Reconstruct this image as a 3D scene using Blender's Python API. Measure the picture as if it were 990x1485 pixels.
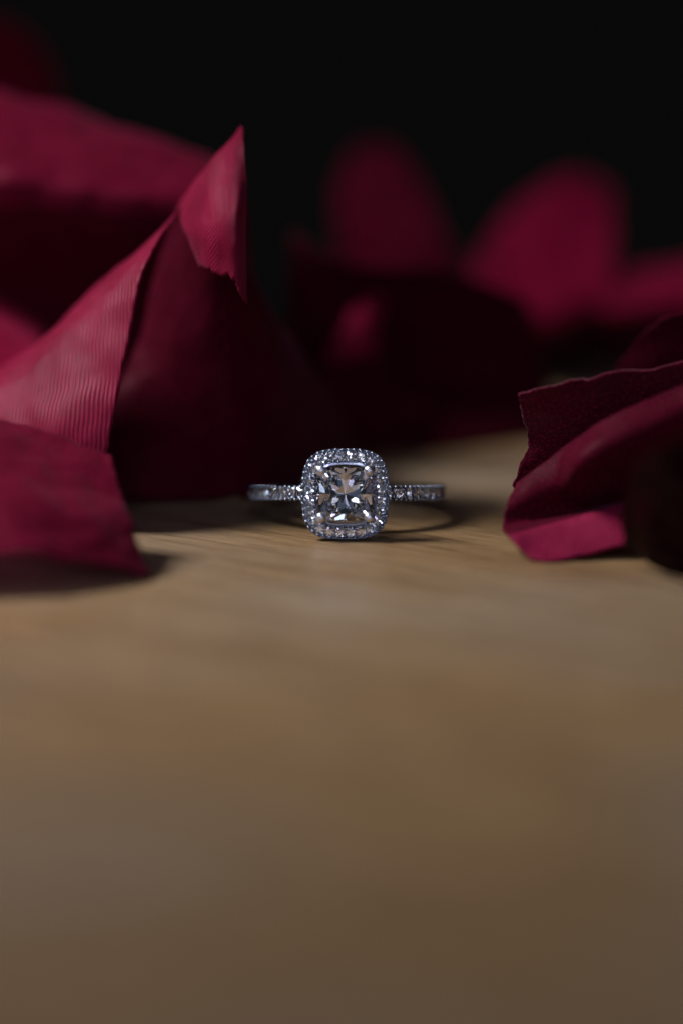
import bpy, bmesh, math, random
from mathutils import Vector, Matrix, noise

MM = 0.001                       # everything below is laid out in millimetres, built in metres
random.seed(7)
for o in list(bpy.data.objects):
    bpy.data.objects.remove(o, do_unlink=True)
SC = bpy.context.scene
COL = SC.collection

# ------------------------------------------------------------------ camera
W, H, FPX = 990.0, 1485.0, 4125.0           # photograph's pixels; 100 mm lens on a 24 x 36 upright frame
ELEV = math.radians(10.3)
HALO = Vector((0, 0, 4.45))                 # centre of the halo face
DIST = 273.0
FW = Vector((0, math.cos(ELEV), -math.sin(ELEV)))
UP = Vector((0, math.sin(ELEV), math.cos(ELEV)))
RT = Vector((1, 0, 0))
HX, HY = 500.5, 717.0                       # where the halo centre stands in the photograph
CAM = HALO - FW * DIST - RT * ((HX - W / 2) / FPX * DIST) - UP * ((H / 2 - HY) / FPX * DIST)

cam = bpy.data.cameras.new('camera')
cam_o = bpy.data.objects.new('camera', cam)
COL.objects.link(cam_o)
cam.sensor_fit = 'VERTICAL'
cam.sensor_height = 36.0
cam.sensor_width = 24.0
cam.lens = 100.0
cam.clip_start = 0.005
cam.clip_end = 20.0
cam_o.location = CAM * MM
cam_o.rotation_euler = (math.pi / 2 - ELEV, 0, 0)
cam.dof.use_dof = True
cam.dof.focus_distance = (DIST + 2.4) * MM
cam.dof.aperture_fstop = 6.4
SC.camera = cam_o

# ------------------------------------------------------------------ world and light (indoors: no sky, a dark room)
world = bpy.data.worlds.new('World')
SC.world = world
world.use_nodes = True
bg = world.node_tree.nodes['Background']
bg.inputs[0].default_value = (0.0026, 0.0026, 0.0027, 1)
bg.inputs[1].default_value = 1.0


def area_light(name, loc, target, size, power, color, size_y=None, spread=180):
    L = bpy.data.lights.new(name, 'AREA')
    L.energy = power
    L.color = color
    L.shape = 'RECTANGLE'
    L.spread = math.radians(spread)
    L.size = size * MM
    L.size_y = (size_y or size) * MM
    o = bpy.data.objects.new(name, L)
    COL.objects.link(o)
    o.location = Vector(loc) * MM
    d = (Vector(target) - Vector(loc)).normalized()
    o.rotation_euler = d.to_track_quat('-Z', 'Y').to_euler()
    return o


# a window high to the left and a little behind the ring
area_light('window_light', (-245, 25, 285), (-26, -8, 0), 105, 0.195, (1.0, 0.985, 0.96), 120, spread=52)
# unseen panels and small lamps added in front for sparkle in the stones
PANEL_TINT = (0.54, 0.70, 1.0)
for ix in range(3):
    for iz in range(2):
        area_light('added_sparkle_panel', (-720 + ix * 110, -520 - ix * 110, 300 + iz * 150), (0, 0, 4), 62, 0.07, PANEL_TINT, 84)
for x, y, z, sz, pw in ((-40, -820, 240, 40, 0.035), (75, -820, 200, 36, 0.03), (-20, -800, 420, 50, 0.04),
                        (-60, -360, 480, 80, 0.045), (170, -420, 380, 60, 0.03), (-190, -520, 260, 56, 0.035),
                        (-115, -800, 300, 60, 0.075), (135, -800, 75, 46, 0.045), (30, -800, 330, 40, 0.04), (-250, -780, 200, 44, 0.05),
                        (260, -720, 420, 34, 0.05), (420, -640, 160, 34, 0.05), (60, -760, 620, 34, 0.05), (-330, -800, 130, 36, 0.06),
                        (-120, -820, 420, 34, 0.05), (180, -860, 150, 30, 0.04), (-90, -700, 800, 40, 0.06)):
    area_light('added_sparkle_lamp', (x, y, z), (0, 0, 4), sz, pw * 2.0, random.choice(((0.62, 0.74, 1.0), (0.85, 0.86, 1.0), (0.74, 0.66, 1.0))))
# large dim fill light added behind the camera to lift the stones
area_light('added_fill_light', (-300, -1500, 500), (0, 0, 60), 2200, 0.85, (0.50, 0.66, 1.0), 1400)

vs = SC.view_settings
vs.view_transform = 'Standard'
vs.look = 'None'
vs.exposure = 0.0
vs.gamma = 1.0
vs.use_curve_mapping = False
SC.display_settings.display_device = 'sRGB'
cy = SC.cycles
cy.max_bounces = 20
cy.transmission_bounces = 18
cy.glossy_bounces = 10
cy.diffuse_bounces = 4
cy.caustics_reflective = False
cy.caustics_refractive = False
cy.sample_clamp_indirect = 8.0
cy.use_denoising = True
cy.use_adaptive_sampling = False
cy.filter_width = 1.4


# ------------------------------------------------------------------ helpers
def tag(o, label=None, cat=None, kind=None, group=None):
    if label: o['label'] = label
    if cat: o['category'] = cat
    if kind: o['kind'] = kind
    if group: o['group'] = group
    return o


def mesh_obj(name, bm, mat, parent=None, smooth=False):
    me = bpy.data.meshes.new(name)
    bm.to_mesh(me)
    bm.free()
    me.materials.append(mat)
    if smooth:
        for p in me.polygons: p.use_smooth = True
    o = bpy.data.objects.new(name, me)
    COL.objects.link(o)
    o.parent = parent
    return o


def at(px, py, d):
    """point seen at photograph pixel (px, py), d mm behind the plane of the halo face"""
    s = DIST + d
    return CAM + FW * s + RT * ((px - W / 2) / FPX * s) + UP * ((H / 2 - py) / FPX * s)


class NT:
    def __init__(self, name):
        self.m = bpy.data.materials.new(name)
        self.m.use_nodes = True
        self.t = self.m.node_tree
        self.t.nodes.clear()
        self.out = self.t.nodes.new('ShaderNodeOutputMaterial')

    def n(self, kind, **kw):
        nd = self.t.nodes.new('ShaderNode' + kind)
        for k, v in kw.items():
            if hasattr(nd, k): setattr(nd, k, v)
            else: nd.inputs[k.replace('_', ' ')].default_value = v
        return nd

    def l(self, a, b):
        self.t.links.new(a, b)

    def math(self, op, a, b=None):
        nd = self.t.nodes.new('ShaderNodeMath')
        nd.operation = op
        for i, v in enumerate((a, b)):
            if v is None: continue
            if isinstance(v, (int, float)): nd.inputs[i].default_value = v
            else: self.l(v, nd.inputs[i])
        return nd.outputs[0]

    def ramp(self, fac, stops):
        r = self.t.nodes.new('ShaderNodeValToRGB')
        e = r.color_ramp.elements
        while len(e) < len(stops): e.new(0.5)
        for el, (p, c) in zip(e, stops):
            el.position = p
            el.color = (*c, 1)
        self.l(fac, r.inputs[0])
        return r.outputs[0]

    def mix(self, fac, a, b, blend='MIX'):
        nd = self.t.nodes.new('ShaderNodeMix')
        nd.data_type = 'RGBA'
        nd.blend_type = blend
        for i, v in ((0, fac), (6, a), (7, b)):
            if isinstance(v, (int, float)): nd.inputs[i].default_value = v
            elif isinstance(v, tuple): nd.inputs[i].default_value = (*v, 1)
            else: self.l(v, nd.inputs[i])
        return nd.outputs[2]


# ------------------------------------------------------------------ materials
def wood_material():
    k = NT('varnished_wood')
    tc = k.n('TexCoord')
    mp = k.n('Mapping')
    mp.inputs['Rotation'].default_value = (0, 0, math.radians(40))
    mp.inputs['Scale'].default_value = (1000, 1000, 1000)      # back to millimetres
    k.l(tc.outputs['Object'], mp.inputs[0])
    # long soft figure
    s1 = k.n('Mapping'); s1.inputs['Scale'].default_value = (0.012, 0.12, 0.1)
    k.l(mp.outputs[0], s1.inputs[0])
    n1 = k.n('TexNoise', Scale=1.0, Detail=6.0, Roughness=0.6, Distortion=0.6); k.l(s1.outputs[0], n1.inputs[0])
    # fine fibres
    s2 = k.n('Mapping'); s2.inputs['Scale'].default_value = (0.16, 2.6, 1.0)
    k.l(mp.outputs[0], s2.inputs[0])
    n2 = k.n('TexNoise', Scale=1.0, Detail=5.0, Roughness=0.7); k.l(s2.outputs[0], n2.inputs[0])
    # pores: short dark dashes
    s3 = k.n('Mapping'); s3.inputs['Scale'].default_value = (0.35, 4.5, 1.0)
    k.l(mp.outputs[0], s3.inputs[0])
    n3 = k.n('TexNoise', Scale=1.0, Detail=2.0, Roughness=0.5); k.l(s3.outputs[0], n3.inputs[0])
    # broad grey patches: the window's sheen on the wood put into the colour
    n4 = k.n('TexNoise', Scale=0.022, Detail=2.0, Roughness=0.5); of = k.n('Mapping'); of.inputs['Location'].default_value = (140, -60, 0); k.l(mp.outputs[0], of.inputs[0]); k.l(of.outputs[0], n4.inputs[0])
    base = k.ramp(n1.outputs[0], [(0.30, (0.212, 0.128, 0.060)), (0.50, (0.250, 0.155, 0.076)), (0.72, (0.290, 0.187, 0.099))])
    fib = k.ramp(n2.outputs[0], [(0.34, (0.42, 0.36, 0.31)), (0.54, (1, 1, 1)), (0.75, (1.22, 1.18, 1.1))])
    c = k.mix(1.0, base, fib, 'MULTIPLY')
    pore = k.ramp(n3.outputs[0], [(0.60, (0, 0, 0)), (0.72, (1, 1, 1))])
    c = k.mix(k.math('MULTIPLY', pore, 0.75), c, (0.07, 0.036, 0.016))
    grey = k.ramp(n4.outputs[0], [(0.42, (0, 0, 0)), (0.66, (1, 1, 1))])
    c = k.mix(k.math('MULTIPLY', grey, 0.55), c, (0.225, 0.182, 0.142))
    # darker streaks a millimetre or so wide
    s6 = k.n('Mapping'); s6.inputs['Scale'].default_value = (0.035, 0.85, 1.0)
    k.l(mp.outputs[0], s6.inputs[0])
    n6 = k.n('TexNoise', Scale=1.0, Detail=4.0, Roughness=0.65, Distortion=0.3); k.l(s6.outputs[0], n6.inputs[0])
    c = k.mix(1.0, c, k.ramp(n6.outputs[0], [(0.36, (0.60, 0.54, 0.48)), (0.50, (1, 1, 1)), (0.7, (1.1, 1.1, 1.1))]), 'MULTIPLY')
    # pale scuffs
    n5 = k.n('TexNoise', Scale=0.55, Detail=3.0, Roughness=0.6); k.l(mp.outputs[0], n5.inputs[0])
    sc = k.ramp(n5.outputs[0], [(0.69, (0, 0, 0)), (0.74, (1, 1, 1))])
    c = k.mix(k.math('MULTIPLY', sc, 0.35), c, (0.42, 0.36, 0.30))
    b = k.n('BsdfPrincipled')
    k.l(c, b.inputs['Base Color'])
    r = k.ramp(n2.outputs[0], [(0.2, (0.50,) * 3), (0.8, (0.36,) * 3)])
    k.l(r, b.inputs['Roughness'])
    b.inputs['IOR'].default_value = 1.48
    h = k.math('ADD', k.math('MULTIPLY', n2.outputs[0], 0.6), k.math('MULTIPLY', pore, -0.5))
    bp = k.n('Bump', Strength=0.6, Distance=0.00008)
    k.l(h, bp.inputs['Height'])
    k.l(bp.outputs[0], b.inputs['Normal'])
    k.l(b.outputs[0], k.out.inputs[0])
    return k.m


def petal_material(name, velvet=0.0, rib=1.0, rim=0.0, pile=1.0, col=(0.18, 0.002, 0.0225), hi=(0.31, 0.0085, 0.050)):
    """ribbed satin petal; velvet > 0 mixes in dark speckled pile, real on one petal, painted shade elsewhere"""
    k = NT(name)
    tc = k.n('TexCoord')
    # UV runs in millimetres along the cloth
    w = k.n('TexWave', wave_type='BANDS', bands_direction='X', wave_profile='SIN')
    w.inputs['Scale'].default_value = 0.66          # one rib about every half millimetre
    w.inputs['Distortion'].default_value = 1.2
    w.inputs['Detail'].default_value = 2.0
    w.inputs['Detail Scale'].default_value = 0.12
    k.l(tc.outputs['UV'], w.inputs[0])
    n1 = k.n('TexNoise', Scale=0.16, Detail=4.0, Roughness=0.55); k.l(tc.outputs['UV'], n1.inputs[0])
    st = k.n('Mapping'); st.inputs['Scale'].default_value = (7.0, 0.8, 1)
    k.l(tc.outputs['UV'], st.inputs[0])
    n2 = k.n('TexNoise', Scale=1.0, Detail=3.0, Roughness=0.6); k.l(st.outputs[0], n2.inputs[0])
    n3 = k.n('TexNoise', Scale=3.2, Detail=2.0, Roughness=0.65); k.l(tc.outputs['UV'], n3.inputs[0])
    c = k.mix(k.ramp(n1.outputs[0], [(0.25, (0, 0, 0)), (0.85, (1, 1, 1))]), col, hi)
    thread = k.ramp(n2.outputs[0], [(0.3, (0.72,) * 3), (0.7, (1.15,) * 3)])
    c = k.mix(1.0, c, thread, 'MULTIPLY')
    ribc = k.ramp(w.outputs[0], [(0.0, (1 - 0.30 * rib,) * 3), (0.8, (1.0,) * 3)])
    c = k.mix(1.0, c, ribc, 'MULTIPLY')
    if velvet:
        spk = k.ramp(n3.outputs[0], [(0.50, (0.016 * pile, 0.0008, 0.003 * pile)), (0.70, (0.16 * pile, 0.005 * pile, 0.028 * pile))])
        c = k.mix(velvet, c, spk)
    b = k.n('BsdfPrincipled')
    k.l(c, b.inputs['Base Color'])
    b.inputs['Roughness'].default_value = 0.48
    b.inputs['Specular IOR Level'].default_value = 0.10 * (1 - 0.8 * velvet)
    b.inputs['Specular Tint'].default_value = (1.0, 0.55, 0.70, 1)
    b.inputs['Sheen Weight'].default_value = rim or 0.06
    b.inputs['Sheen Roughness'].default_value = 0.4
    b.inputs['Sheen Tint'].default_value = (1.0, 0.45, 0.62, 1)
    h = k.math('ADD', k.math('MULTIPLY', w.outputs[0], 0.8 * rib), k.math('MULTIPLY', n2.outputs[0], 0.3))
    bp = k.n('Bump', Strength=0.5, Distance=0.00008)
    k.l(h, bp.inputs['Height'])
    k.l(bp.outputs[0], b.inputs['Normal'])
    tr = k.n('BsdfTranslucent')
    k.l(c, tr.inputs[0])
    ms = k.n('MixShader'); ms.inputs[0].default_value = 0.04
    k.l(b.outputs[0], ms.inputs[1]); k.l(tr.outputs[0], ms.inputs[2])
    k.l(ms.outputs[0], k.out.inputs[0])
    return k.m


def metal_material(name='white_gold', r0=0.10, r1=0.22, col=(0.29, 0.32, 0.40)):
    k = NT(name)
    b = k.n('BsdfPrincipled')
    b.inputs['Base Color'].default_value = (*col, 1)
    b.inputs['Metallic'].default_value = 1.0
    tc = k.n('TexCoord')
    n = k.n('TexNoise', Scale=900.0, Detail=3.0); k.l(tc.outputs['Object'], n.inputs[0])
    k.l(k.ramp(n.outputs[0], [(0.3, (r0,) * 3), (0.7, (r1,) * 3)]), b.inputs['Roughness'])
    k.l(b.outputs[0], k.out.inputs[0])
    return k.m


def diamond_material():
    k = NT('diamond')
    g = k.n('BsdfGlass', Roughness=0.0, IOR=2.42)
    g.inputs['Color'].default_value = (0.985, 0.99, 1.0, 1)
    k.l(g.outputs[0], k.out.inputs[0])
    return k.m


WOOD = wood_material()
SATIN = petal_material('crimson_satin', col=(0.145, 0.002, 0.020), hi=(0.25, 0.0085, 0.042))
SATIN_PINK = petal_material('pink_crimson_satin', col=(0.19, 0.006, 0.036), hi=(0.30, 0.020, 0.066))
SATIN_PLAIN = petal_material('crimson_satin_faint_rib', rib=0.35)
SHADE_HALF = petal_material('crimson_half_shade', velvet=0.64, rib=0.25)  # satin with the dimness of half-lit petals mixed into its colour
SHADE_DEEP = petal_material('crimson_deep_shade', velvet=0.84, rib=0.25, pile=0.7)  # darker copy: shade of overhung and turned-away cloth painted in
SHADE_FAINT = petal_material('crimson_faint_shade', velvet=0.45, rib=0.3)  # slightly dulled copy, dimness of the small crease painted in
SHADE_BLACK = petal_material('crimson_black_shade', velvet=0.97, rib=0.1, rim=0.002, pile=0.10)  # near black copy: a shadowed underside painted into the cloth
SHADE_DARK = petal_material('crimson_dark_shade', velvet=0.92, rib=0.2, pile=0.55)  # dark copy for shaded petals and lower rows, shade held in the colour
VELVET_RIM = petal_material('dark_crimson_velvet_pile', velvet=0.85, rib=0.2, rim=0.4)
METAL = metal_material()
BRUSHED = metal_material('brushed_white_gold', 0.30, 0.42, (0.68, 0.69, 0.74))
DIAMOND = diamond_material()

# ------------------------------------------------------------------ the table: a slab with an eased edge
bm = bmesh.new()
X0, X1, Y0, Y1, T = -320, 320, -420, 136, 22
bmesh.ops.create_cube(bm, size=1.0)
for v in bm.verts:
    v.co = Vector(((X0 + X1) / 2 + v.co.x * (X1 - X0), (Y0 + Y1) / 2 + v.co.y * (Y1 - Y0), -T / 2 + v.co.z * T)) * MM
bmesh.ops.bevel(bm, geom=bm.edges[:], offset=2.5 * MM, segments=4, affect='EDGES')
tag(mesh_obj('table', bm, WOOD), 'worn brown wooden table top under the ring and petals', 'table', kind='structure')


# ------------------------------------------------------------------ petals
def cr(p0, p1, p2, p3, t):
    return 0.5 * ((2 * p1) + (p2 - p0) * t + (2 * p0 - 5 * p1 + 4 * p2 - p3) * t * t + (3 * p1 - p0 - 3 * p2 + p3) * t ** 3)


def spline(pts, t):
    n = len(pts) - 1
    x = min(max(t, 0.0), 1.0) * n
    i = min(int(x), n - 1)
    f = x - i
    p1, p2 = pts[i], pts[i + 1]
    p0 = pts[i - 1] if i > 0 else p1 * 2 - p2
    p3 = pts[i + 2] if i + 2 <= n else p2 * 2 - p1
    return cr(p0, p1, p2, p3, f)


def petal(name, rows, label, mat, nu=56, nv=64, ragged=0.018, wrinkle=0.22, seed=0, thick=0.28, swap=False, round_top=0.0, mat2=None, split=0.5):
    """a cloth petal: a smooth sheet through rows of points, with frayed edges, creases and thickness"""
    P = [[at(*p) for p in r] for r in rows]
    sv = Vector((seed * 13.7, seed * 5.1, seed * 3.3))
    grid = []
    for j in range(nv + 1):
        line = []
        for i in range(nu + 1):
            u, v = i / nu, j / nv
            e = lambda t, q: ragged * (0.6 * noise.noise(sv + Vector((t * 9, q, 0))) + 0.4 * noise.noise(sv + Vector((t * 34, q, 4))))
            lo, hi = 0.012 + e(v, 1.0), 0.988 + e(v, 9.0)
            if round_top:
                k = max(0.0, (v - (1 - round_top)) / round_top)
                w = 1 - math.sqrt(max(0.0, 1 - k * k)) * 1.0
                lo += 0.32 * w; hi -= 0.32 * w
            uu = lo + (hi - lo) * u
            bo, to = max(0.0, 0.004 + e(u, 20.0) * 0.5), 0.99 + e(u, 30.0)
            vv = bo + (to - bo) * v
            line.append(spline([spline(r, uu) for r in P], vv))
        grid.append(line)
    co = [[None] * (nu + 1) for _ in range(nv + 1)]
    for j in range(nv + 1):
        for i in range(nu + 1):
            a = grid[j][min(i + 1, nu)] - grid[j][max(i - 1, 0)]
            b = grid[min(j + 1, nv)][i] - grid[max(j - 1, 0)][i]
            nrm = a.cross(b)
            nrm = nrm.normalized() if nrm.length > 1e-9 else Vector((0, 0, 1))
            q = grid[j][i]
            d = wrinkle * (noise.noise(q * 0.16 + sv) * 1.6 + noise.noise(q * 0.45 + sv) * 0.7 + noise.noise(q * 1.3 + sv) * 0.16)
            p = q + nrm * d
            p.z = max(p.z, 0.22)
            co[j][i] = p
    CU = [[0.0] * (nu + 1) for _ in range(nv + 1)]       # cloth coordinates: millimetres along the sheet
    CV = [[0.0] * (nu + 1) for _ in range(nv + 1)]
    for j in range(nv + 1):
        for i in range(1, nu + 1): CU[j][i] = CU[j][i - 1] + (grid[j][i] - grid[j][i - 1]).length
        half = CU[j][nu // 2]
        CU[j] = [x - half for x in CU[j]]
    for i in range(nu + 1):
        for j in range(1, nv + 1): CV[j][i] = CV[j - 1][i] + (grid[j][i] - grid[j - 1][i]).length
    bm = bmesh.new()
    uvl = bm.loops.layers.uv.new('cloth')
    V = [[bm.verts.new(co[j][i] * MM) for i in range(nu + 1)] for j in range(nv + 1)]
    for j in range(nv):
        for i in range(nu):
            f = bm.faces.new((V[j][i], V[j][i + 1], V[j + 1][i + 1], V[j + 1][i]))
            for lp, (a, b) in zip(f.loops, ((i, j), (i + 1, j), (i + 1, j + 1), (i, j + 1))):
                q = (CU[b][a] + seed * 7, CV[b][a] + seed * 3)
                lp[uvl].uv = (q[1], q[0]) if swap else q
    o = mesh_obj(name, bm, mat, smooth=True)
    if mat2:                                             # lit and shaded copies of the cloth colour meet at the split
        o.data.materials.append(mat2)
        for p in o.data.polygons:
            if p.index // nu >= split * nv: p.material_index = 1
    s = o.modifiers.new('thickness', 'SOLIDIFY')
    s.thickness = thick * MM
    s.offset = 0.0
    return tag(o, label, 'petal', group='fabric rose petals around the ring')


# near left, leaning back, its corner on the wood
petal('fabric_petal', [
    [(-320, 868, -27), (-140, 840, -27), (0, 806, -26), (93, 808, -24), (160, 820, -21), (220, 842, -18.2)],
    [(-320, 780, -22), (-140, 765, -22), (0, 748, -22), (92, 755, -20), (150, 765, -18), (196, 777, -15)],
    [(-320, 670, -14), (-140, 668, -14), (0, 676, -14), (85, 692, -13), (135, 703, -12), (178, 719, -11)],
    [(-320, 570, -4), (-140, 585, -4), (0, 607, -4), (80, 626, -5), (125, 644, -6), (163, 662, -7)],
], 'blurred crimson petal nearest the camera, at the lower left with one corner on the wood', SHADE_HALF, seed=1, wrinkle=0.35)

# lit left petal
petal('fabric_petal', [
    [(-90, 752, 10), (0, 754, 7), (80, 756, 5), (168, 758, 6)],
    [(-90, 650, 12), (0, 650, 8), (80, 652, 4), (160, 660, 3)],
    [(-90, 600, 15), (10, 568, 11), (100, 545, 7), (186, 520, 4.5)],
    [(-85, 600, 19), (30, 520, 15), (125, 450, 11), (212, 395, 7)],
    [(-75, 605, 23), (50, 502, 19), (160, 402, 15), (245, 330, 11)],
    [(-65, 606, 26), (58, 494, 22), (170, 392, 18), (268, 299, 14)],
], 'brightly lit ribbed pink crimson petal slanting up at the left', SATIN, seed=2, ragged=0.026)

# tall petal behind the ring, body shade painted in, tip folded over
petal('fabric_petal', [
    [(120, 732, 19), (280, 726, 21), (370, 722, 22.5), (440, 704, 31), (525, 662, 48)],
    [(140, 620, 22), (270, 615, 20), (350, 610, 20), (430, 600, 28), (492, 596, 42)],
    [(200, 500, 24), (265, 490, 20), (330, 480, 18), (395, 480, 23), (432, 505, 34)],
    [(225, 390, 23), (272, 380, 18), (318, 365, 15), (350, 360, 16), (372, 410, 24)],
    [(258, 306, 18), (284, 264, 15), (310, 232, 13), (334, 207, 13), (353, 187, 15)],
    [(266, 335, 11), (293, 322, 7), (318, 312, 5), (342, 302, 4.5), (359, 296, 6)],
    [(290, 388, 10), (304, 396, 6), (326, 404, 4.5), (343, 420, 4), (358, 441, 5.5)],
], 'tall dark crimson petal behind the ring with a lit folded tip', SHADE_DEEP, seed=3, swap=True, nv=90, mat2=SATIN, split=0.655, ragged=0.026)

# strip of a petal behind the lit one, at the left edge
petal('fabric_petal', [
    [(-140, 692, 34), (-50, 692, 34), (70, 692, 34)],
    [(-140, 570, 30), (-50, 570, 29), (76, 575, 30)],
    [(-140, 470, 36), (-50, 475, 35), (60, 520, 35)],
    [(-140, 395, 46), (-50, 400, 45), (70, 478, 43)],
], 'small slanting pink petal strip at the left edge behind the brightly lit petal', SATIN_PLAIN, seed=4)

# upper left, rolled over at the top
petal('fabric_petal', [
    [(-120, 672, 44), (20, 672, 43), (150, 670, 42), (285, 668, 42), (350, 668, 42)],
    [(-120, 470, 46), (20, 470, 44), (150, 470, 42), (285, 460, 41), (350, 450, 41)],
    [(-120, 310, 38), (20, 310, 36), (150, 318, 35), (285, 320, 35), (345, 330, 37)],
    [(-120, 235, 37), (20, 240, 36), (150, 258, 35.5), (290, 272, 36), (342, 292, 38)],
    [(-120, 128, 49), (20, 142, 49), (150, 178, 48), (294, 230, 45), (338, 262, 45)],
    [(-120, 190, 66), (20, 200, 66), (150, 220, 64), (290, 250, 58), (336, 280, 55)],
], 'wide crimson petal rolled over at the upper left, above the brightly lit petal', SHADE_DEEP, seed=5, mat2=SHADE_HALF, split=0.42, wrinkle=0.4)

# far upper left, almost lost in the dark
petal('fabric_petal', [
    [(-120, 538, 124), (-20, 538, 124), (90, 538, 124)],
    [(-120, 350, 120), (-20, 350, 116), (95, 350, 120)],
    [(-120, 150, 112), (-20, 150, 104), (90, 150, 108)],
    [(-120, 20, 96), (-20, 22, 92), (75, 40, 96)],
], 'very dim purple petal in the top left corner, farthest back', SHADE_HALF, seed=6, round_top=0.3)

# back centre
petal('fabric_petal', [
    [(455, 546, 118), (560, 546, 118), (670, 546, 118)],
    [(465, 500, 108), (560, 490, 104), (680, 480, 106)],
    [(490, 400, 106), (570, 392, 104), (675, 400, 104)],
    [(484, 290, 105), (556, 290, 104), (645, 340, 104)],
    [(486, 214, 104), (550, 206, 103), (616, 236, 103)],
], 'out of focus crimson petal standing at the back, above the ring', SHADE_DARK, seed=7, round_top=0.3, mat2=SHADE_HALF, split=0.5, wrinkle=0.6)

# wide petal behind the tall one, deep shade painted into its colour
petal('fabric_petal', [
    [(405, 654, 54), (470, 661, 51), (530, 646, 58), (620, 654, 54), (805, 632, 66)],
    [(408, 560, 63), (470, 555, 62), (520, 550, 62), (610, 550, 66), (800, 550, 70)],
    [(412, 470, 61), (480, 480, 60), (530, 475, 61), (620, 470, 65), (790, 492, 68)],
    [(416, 400, 59), (490, 412, 58), (560, 410, 60), (640, 410, 63), (778, 456, 66)],
    [(420, 330, 57), (480, 372, 56), (560, 388, 58), (640, 390, 61), (765, 434, 64)],
], 'wide crimson petal with nearly black shade painted in, upright behind the ring', SHADE_DARK, seed=8)

# narrow petal added for the lit crease, base widened to shade the wood
petal('fabric_petal', [
    [(440, 661, 51), (500, 665, 49), (590, 655, 54)],
    [(440, 585, 51), (500, 588, 49), (585, 580, 55)],
    [(468, 518, 53), (506, 515, 51), (548, 502, 55)],
    [(522, 426, 61), (546, 416, 61), (570, 410, 63)],
], 'narrow crimson petal added for a small lit crease, just above and behind the ring', SHADE_DARK, seed=15, mat2=SHADE_FAINT, split=0.64, round_top=0.3)

# back right, the brightest of the far ones
petal('fabric_petal', [
    [(640, 541, 122), (740, 541, 122), (870, 541, 122)],
    [(665, 520, 114), (765, 532, 112), (885, 512, 114)],
    [(680, 400, 98), (762, 464, 96), (888, 430, 99)],
    [(706, 348, 106), (790, 352, 106), (892, 352, 107)],
    [(748, 300, 116), (832, 248, 119), (888, 272, 118)],
], 'out of focus pink petal raised at the back right, brightest of the far petals', SHADE_DARK, seed=9, mat2=SATIN_PLAIN, split=0.46)

# far right strip
petal('fabric_petal', [
    [(880, 541, 122), (970, 541, 122), (1080, 541, 122)],
    [(872, 520, 110), (965, 515, 108), (1080, 505, 108)],
    [(868, 448, 98), (962, 434, 96), (1080, 415, 96)],
    [(865, 405, 106), (962, 384, 107), (1080, 366, 107)],
], 'low out of focus crimson petal strip running off the right edge at the back', SHADE_DARK, seed=10, mat2=SATIN_PLAIN, split=0.60)

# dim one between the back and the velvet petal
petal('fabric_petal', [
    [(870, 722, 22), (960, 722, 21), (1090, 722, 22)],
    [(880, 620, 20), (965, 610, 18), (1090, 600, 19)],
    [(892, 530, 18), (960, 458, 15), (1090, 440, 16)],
], 'crimson petal with almost black shade painted in at the right edge behind the velvety petal', SHADE_DARK, seed=11)

# velvet petal right of the ring
petal('fabric_petal', [
    [(752, 748, 7), (830, 752, 6), (910, 755, 6), (1080, 755, 8)],
    [(742, 700, 4), (830, 690, 3), (910, 680, 3), (1080, 670, 5)],
    [(763, 636, 2), (830, 620, 0), (910, 610, 0), (1080, 590, 2)],
    [(744, 566, -2), (830, 550, -4), (910, 536, -4), (1080, 508, -2)],
], 'dark velvety crimson petal with a ragged edge, right of the ring', VELVET_RIM, seed=12, ragged=0.03, wrinkle=0.3)

# cupped petal in front of it with the bright lip
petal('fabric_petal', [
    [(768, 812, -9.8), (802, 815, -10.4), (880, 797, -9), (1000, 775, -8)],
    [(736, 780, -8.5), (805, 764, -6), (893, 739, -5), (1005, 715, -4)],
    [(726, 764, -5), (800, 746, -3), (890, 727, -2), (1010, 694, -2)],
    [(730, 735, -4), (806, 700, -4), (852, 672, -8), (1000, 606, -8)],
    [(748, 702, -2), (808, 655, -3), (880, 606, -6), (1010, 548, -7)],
], 'cupped crimson petal with a bright ribbed pink lip on the wood, right of the ring', SATIN_PINK, seed=13, wrinkle=0.15, mat2=SHADE_DEEP, split=0.27)

# overhanging petal at the right edge, its shadow painted in as near black
petal('fabric_petal', [
    [(905, 800, -13), (960, 828, -17), (1060, 850, -20)],
    [(900, 740, -18), (960, 745, -24), (1060, 740, -28)],
    [(915, 670, -24), (965, 640, -31), (1060, 610, -36)],
], 'petal with nearly black shade painted in, overhanging the wood at the right edge, nearest the camera there', SHADE_BLACK, seed=14, wrinkle=0.5)

# ------------------------------------------------------------------ the ring
# ring frame: x right, y away from the head, z along the finger; band centre at the origin
R_OUT, R_IN = 10.0, 8.45
FACE = -13.6                              # halo face lies this far in front of the band centre
HA, HB = 4.2, 4.38                        # halo half width, half height
TILT = math.atan2(HB - 0.80, 22.4)
ring = bpy.data.objects.new('diamond_ring', None)
COL.objects.link(ring)
Rm = Matrix.Rotation(-TILT, 4, 'X') @ Matrix.Rotation(math.radians(-0.6), 4, 'Z')
face_c = Rm @ Vector((0, FACE, 0))
base = HALO - face_c
ring.location = base * MM
ring.rotation_euler = Rm.to_euler()
tag(ring, 'white gold halo ring with a square princess cut diamond, standing on the wood', 'ring')


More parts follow.
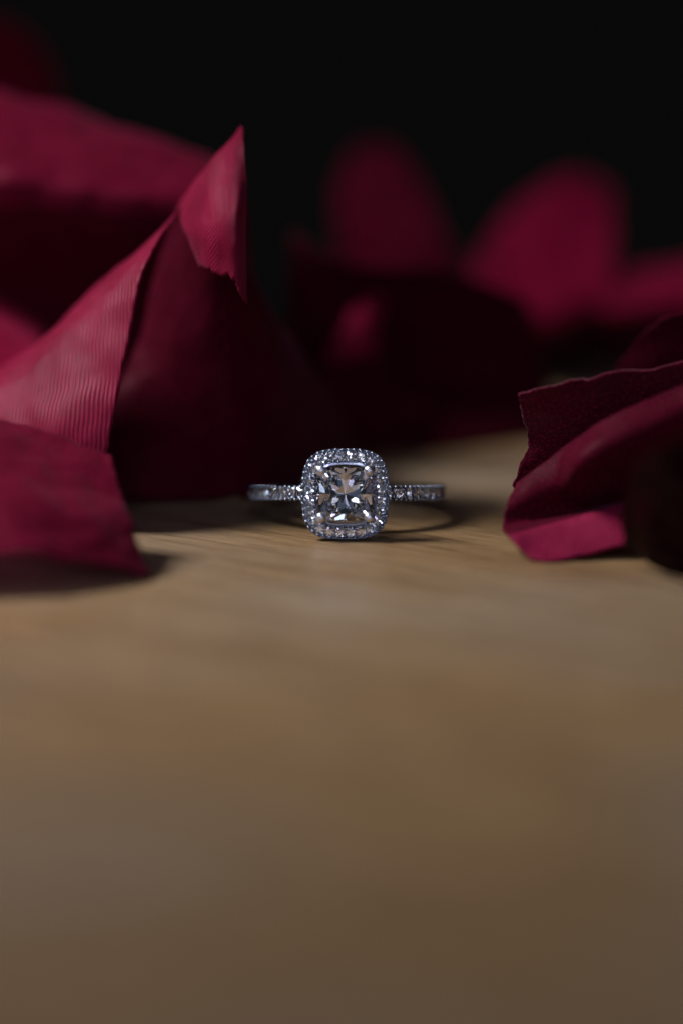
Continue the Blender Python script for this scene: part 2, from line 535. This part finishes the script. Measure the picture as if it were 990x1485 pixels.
def cushion(a, b, n, count, phase=0.0):
    """points spaced evenly along a cushion outline, with outward normals"""
    N = 2880
    raw = []
    for i in range(N):
        t = 2 * math.pi * i / N
        c, s = math.cos(t), math.sin(t)
        r = (abs(c / a) ** n + abs(s / b) ** n) ** (-1 / n)
        raw.append(Vector((c * r, s * r)))
    L = [0.0]
    for i in range(N): L.append(L[-1] + (raw[(i + 1) % N] - raw[i]).length)
    out, k = [], 0
    for q in range(count):
        d = ((q + phase) / count) % 1.0 * L[-1]
        k = 0 if q == 0 or d < L[k] else k
        while L[k + 1] < d: k += 1
        f = (d - L[k]) / (L[k + 1] - L[k])
        p = raw[k].lerp(raw[(k + 1) % N], f)
        tg = (raw[(k + 1) % N] - raw[k - 1]).normalized()
        out.append((p, Vector((tg.y, -tg.x))))
    return out


def loft(bm, loops, closed=True):
    rows = [[bm.verts.new(p) for p in lp] for lp in loops]
    n = len(rows[0])
    m = len(rows)
    for j in range(m if closed else m - 1):
        a, b = rows[j], rows[(j + 1) % m]
        for i in range(n):
            bm.faces.new((a[i], a[(i + 1) % n], b[(i + 1) % n], b[i]))
    bmesh.ops.recalc_face_normals(bm, faces=bm.faces[:])


def add_ball(bm, c, r, seg=10, rings=7, sc=(1, 1, 1)):
    bmesh.ops.create_uvsphere(bm, u_segments=seg, v_segments=rings, radius=1.0,
                              matrix=Matrix.Translation(Vector(c) * MM) @ Matrix.Diagonal((r * sc[0] * MM, r * sc[1] * MM, r * sc[2] * MM, 1)))


def add_tube(bm, pts, rad, seg=10):
    pts = [Vector(p) for p in pts]
    rows = []
    for i, p in enumerate(pts):
        t = (pts[min(i + 1, len(pts) - 1)] - pts[max(i - 1, 0)]).normalized()
        a = t.orthogonal().normalized()
        b = t.cross(a)
        r = rad[i] if isinstance(rad, (list, tuple)) else rad
        rows.append([bm.verts.new((p + (a * math.cos(q * 2 * math.pi / seg) + b * math.sin(q * 2 * math.pi / seg)) * r) * MM) for q in range(seg)])
    for j in range(len(rows) - 1):
        # keep neighbouring rings aligned
        off = min(range(seg), key=lambda s: (rows[j + 1][s].co - rows[j][0].co).length)
        rows[j + 1] = rows[j + 1][off:] + rows[j + 1][:off]
        for i in range(seg):
            bm.faces.new((rows[j][i], rows[j][(i + 1) % seg], rows[j + 1][(i + 1) % seg], rows[j + 1][i]))
    bm.faces.new(rows[0]); bm.faces.new(rows[-1])
    bmesh.ops.recalc_face_normals(bm, faces=bm.faces[:])


def cut_gem(name, planes, box):
    """a stone ground from a block: each plane (normal, distance) grinds one flat facet"""
    bm = bmesh.new()
    bmesh.ops.create_cube(bm, size=2 * box)
    for n, d in planes:
        n = Vector(n).normalized()
        res = bmesh.ops.bisect_plane(bm, geom=bm.verts[:] + bm.edges[:] + bm.faces[:], dist=1e-7,
                                     plane_co=n * d, plane_no=n, clear_outer=True)
        ed = [g for g in res['geom_cut'] if isinstance(g, bmesh.types.BMEdge)]
        if len(ed) >= 3: bmesh.ops.contextual_create(bm, geom=ed)
    bmesh.ops.remove_doubles(bm, verts=bm.verts[:], dist=1e-6)
    bmesh.ops.recalc_face_normals(bm, faces=bm.faces[:])
    me = bpy.data.meshes.new(name)
    bmesh.ops.scale(bm, vec=(MM, MM, MM), verts=bm.verts[:])
    bm.to_mesh(me)
    bm.free()
    me.materials.append(DIAMOND)
    return me


def sph(az, slope):
    """normal of a facet turned az degrees about the stone's axis and leaning slope degrees from the girdle plane"""
    a, s = math.radians(az), math.radians(slope)
    return (math.cos(a) * math.sin(s), math.sin(a) * math.sin(s), math.cos(s))


def brilliant(dia):
    r = dia / 2
    P = [((0, 0, 1), r * 0.30)]
    for i in range(16): P.append((sph(i * 22.5 + 11.25, 90), r))
    for i in range(8):
        n = sph(i * 45, 34); P.append((n, (r * n[0] / math.cos(math.radians(i * 45)) if abs(math.cos(math.radians(i * 45))) > 0.1 else r * math.sin(math.radians(34))) * 0 + r * math.sin(math.radians(34)) * 1.0 + 0.012))
    for i in range(16): P.append((sph(i * 22.5 + 11.25, 41), r * math.sin(math.radians(41)) + 0.012))
    for i in range(8): P.append((tuple(q * s for q, s in zip(sph(i * 45, 41), (1, 1, -1))), r * math.sin(math.radians(41)) + 0.012 * r))
    for i in range(16): P.append((tuple(q * s for q, s in zip(sph(i * 22.5 + 11.25, 43.5), (1, 1, -1))), r * math.sin(math.radians(43.5)) + 0.03 * r))
    return cut_gem('round_diamond', P, r * 1.05)


def princess(wx, wy):
    """square modified brilliant: flat table, stepped crown, chevron pavilion fanning from the corners"""
    P = [((0, 0, 1), 0.66)]
    hw = (wx, wy, wx, wy)
    for i in range(4): P.append((sph(i * 90, 90), hw[i]))
    for i in range(4):                                   # tiny cut corners under the prongs
        P.append((sph(45 + i * 90, 90), (wx + wy) * 0.7071 - 0.22))
    down = lambda n: (n[0], n[1], -n[2])
    for i in range(4):
        a, b = hw[i], hw[(i + 1) % 4]
        P.append((sph(i * 90, 40), a * math.sin(math.radians(40)) + 0.05))
        P.append((down(sph(i * 90, 62)), a * math.sin(math.radians(62)) + 0.05))
        for s_ in (-1, 1):
            c, s = math.cos(math.radians(15)), math.sin(math.radians(15))
            P.append((sph(i * 90 + s_ * 15, 31), (a * c + b * s) * math.sin(math.radians(31)) - 0.02))
            for da, dep in ((11, 3.75), (22, 3.38), (34, 3.10)):
                c, s = math.cos(math.radians(da)), math.sin(math.radians(da))
                sl = math.degrees(math.atan2(dep, a * c + b * s))
                P.append((down(sph(i * 90 + s_ * da, sl)), dep * math.cos(math.radians(sl))))
        P.append((sph(45 + i * 90, 27), (wx + wy) * 0.7071 * math.sin(math.radians(27)) - 0.05))
    return cut_gem('princess_diamond', P, 4.2)


def gem_obj(name, me, parent, pos, nrm, spin=0.0):
    o = bpy.data.objects.new(name, me)
    COL.objects.link(o)
    o.parent = parent
    q = Vector(nrm).to_track_quat('Z', 'Y').to_matrix().to_4x4()
    o.matrix_local = Matrix.Translation(Vector(pos) * MM) @ q @ Matrix.Rotation(spin, 4, 'Z')
    return o


# --- band: one turned loop; its shoulders carry a channel for the small stones
SECT = 220
PAVE = (16.0, 74.0)
bm = bmesh.new()
rows = []
for i in range(SECT):
    th = 360.0 * i / SECT                                # 0 = at the head
    a = th if th <= 180 else 360 - th
    def sstep(x, e0, e1):
        t = min(max((x - e0) / (e1 - e0), 0), 1)
        return t * t * (3 - 2 * t)
    g = 0.60 * sstep(a, PAVE[0] - 2, PAVE[0]) * (1 - sstep(a, PAVE[1], PAVE[1] + 2))
    gg = g / 0.6
    ro = R_OUT - 0.25 * sstep(a, 80, 150)
    hw = 0.80 - 0.18 * gg
    cross = [(R_IN, -hw + .15), (R_IN - .05, 0), (R_IN, hw - .15), (R_IN + .15, hw), (ro - .30 * gg - .1, hw), (ro - .3 * gg - .04, hw - .06), (ro - .28 * gg, hw - .15),
             (ro - 0.02 - g, hw - .19), (ro + .06 - g * 1.1, 0), (ro - 0.02 - g, -hw + .19), (ro - .28 * gg, -hw + .15), (ro - .3 * gg - .04, -hw + .06), (ro - .30 * gg - .1, -hw), (R_IN + .15, -hw)]
    t = math.radians(th)
    rows.append([Vector((math.sin(t) * r, -math.cos(t) * r, z)) * MM for r, z in cross])
vr = [[bm.verts.new(p) for p in r] for r in rows]
for i in range(SECT):
    a, b = vr[i], vr[(i + 1) % SECT]
    for k in range(len(a)):
        bm.faces.new((a[k], a[(k + 1) % len(a)], b[(k + 1) % len(a)], b[k]))
bmesh.ops.recalc_face_normals(bm, faces=bm.faces[:])
band = mesh_obj('band', bm, METAL, ring, smooth=True)
e = band.modifiers.new('edges', 'EDGE_SPLIT')
e.split_angle = math.radians(40)

ROUND = brilliant(1.06)
SMALL = brilliant(0.95)
bm = bmesh.new()
STEP = math.degrees(1.17 / R_OUT)
nst = int((PAVE[1] - PAVE[0]) / STEP)
for side in (-1, 1):
    for q in range(nst):
        t = math.radians(PAVE[0] + STEP * (q + 0.5)) * side
        d = Vector((math.sin(t), -math.cos(t), 0))
        gem_obj('pave_stone', ROUND, band, d * (R_OUT - 0.08), d, random.uniform(0, 1))
    for q in range(nst + 1):
        t = math.radians(PAVE[0] + STEP * q) * side
        for z in (-1, 1):
            for dt in (0.0, 0.058):
                d = Vector((math.sin(t + dt), -math.cos(t + dt), 0))
                add_ball(bm, d * (R_OUT - 0.02) + Vector((0, 0, z * 0.61)), 0.185, 8, 6)
tag(mesh_obj('bead_prongs', bm, METAL, band, smooth=True), kind='stuff')

# --- halo: a cushion-shaped tray of two thin walls
NS = 24
CN = 3.3
bm = bmesh.new()
prof = [(HA - .75 - .66, HB - 1.58, 1.35), (HA - 1.45, HB - 1.60, .10), (HA - 1.40, HB - 1.53, .0), (HA - 1.33, HB - 1.33, .02), (HA - 1.30, HB - 1.30, .10),
        (HA - 1.25, HB - 1.25, .85), (HA - .2, HB - .2, .85), (HA - .15, HB - .15, .26), (HA - .13, HB - .13, .20), (HA - .05, HB - .05, .20), (HA - .02, HB - .02, .28),
        (HA - .02, HB - .02, .75), (HA - .35, HB - .35, 1.25), (HA - .8, HB - .8, 1.40)]
loft(bm, [[Vector((p.x, FACE + y, p.y)) * MM for p, _ in cushion(a, b, CN, 160)] for a, b, y in prof])
halo = mesh_obj('halo', bm, METAL, ring, smooth=True)
e = halo.modifiers.new('edges', 'EDGE_SPLIT')
e.split_angle = math.radians(40)
for p, nn in cushion(HA - 0.72, HB - 0.72, CN, NS, 0.5):
    n = Vector((nn.x * 0.16, -1, nn.y * 0.16)) + Vector((random.uniform(-.12, .12), 0, random.uniform(-.12, .12)))
    gem_obj('halo_stone', SMALL, halo, (p.x, FACE + 0.07, p.y), n, random.uniform(0, 1))
bm = bmesh.new()
for off, cnt, ph, r in ((0.15, NS * 2, 0.5, 0.18), (1.26, NS * 2, 0.5, 0.14)):
    for p, nn in cushion(HA - off, HB - off, CN, cnt, ph):
        j = random.uniform(-.03, .03)
        add_ball(bm, (p.x, FACE - 0.02 + j, p.y), r * random.uniform(.9, 1.1), 8, 6)
for p, nn in cushion(HA - 0.72, HB - 0.72, CN, NS, 0.0):   # bridges between the stones
    for q in (-0.36, 0.36):
        c = Vector((p.x + nn.x * q, FACE - 0.02, p.y + nn.y * q))
        add_ball(bm, c, 0.15, 8, 6)
        add_tube(bm, [c, c + Vector((0, 0.8, 0))], 0.11, 6)
tag(mesh_obj('bead_prongs', bm, METAL, halo, smooth=True), kind='stuff')

# --- centre stone and its basket
GX, GY = 2.70, 2.62
gem_obj('center_stone', princess(GX, GY), ring, (0, FACE - 0.28, 0), (0, -1, 0))
for sx in (-1, 1):
    for sz in (-1, 1):
        bm = bmesh.new()
        tip = Vector((sx * 2.29, FACE - 0.80, sz * 2.24))
        add_tube(bm, [(sx * 0.55, -9.6, sz * 0.62), (sx * 1.5, -10.9, sz * 1.45), (sx * 2.55, FACE + 0.7, sz * 2.45), (sx * 2.58, FACE - 0.1, sz * 2.46), tip],
                 [0.42, 0.40, 0.36, 0.36, 0.40], 14)
        add_ball(bm, tip, 0.50, 20, 14, (1, 0.85, 1))
        mesh_obj('prong', bm, BRUSHED, ring, smooth=True)
bm = bmesh.new()
add_prof = [(1.75, 1.7, 2.3), (2.0, 1.95, 2.3), (2.0, 1.95, 2.8), (1.75, 1.7, 2.8)]
loft(bm, [[Vector((p.x, FACE + y, p.y)) * MM for p, _ in cushion(a, b, CN, 64)] for a, b, y in add_prof])
mesh_obj('gallery_rail', bm, METAL, ring, smooth=False)

# rest the ring on the wood: lowest point of any of its meshes on z = 0
bpy.context.view_layer.update()
low = min((o.matrix_world @ v.co).z for o in (band, halo) for v in o.data.vertices)
ring.location.z += 0.00002 - low
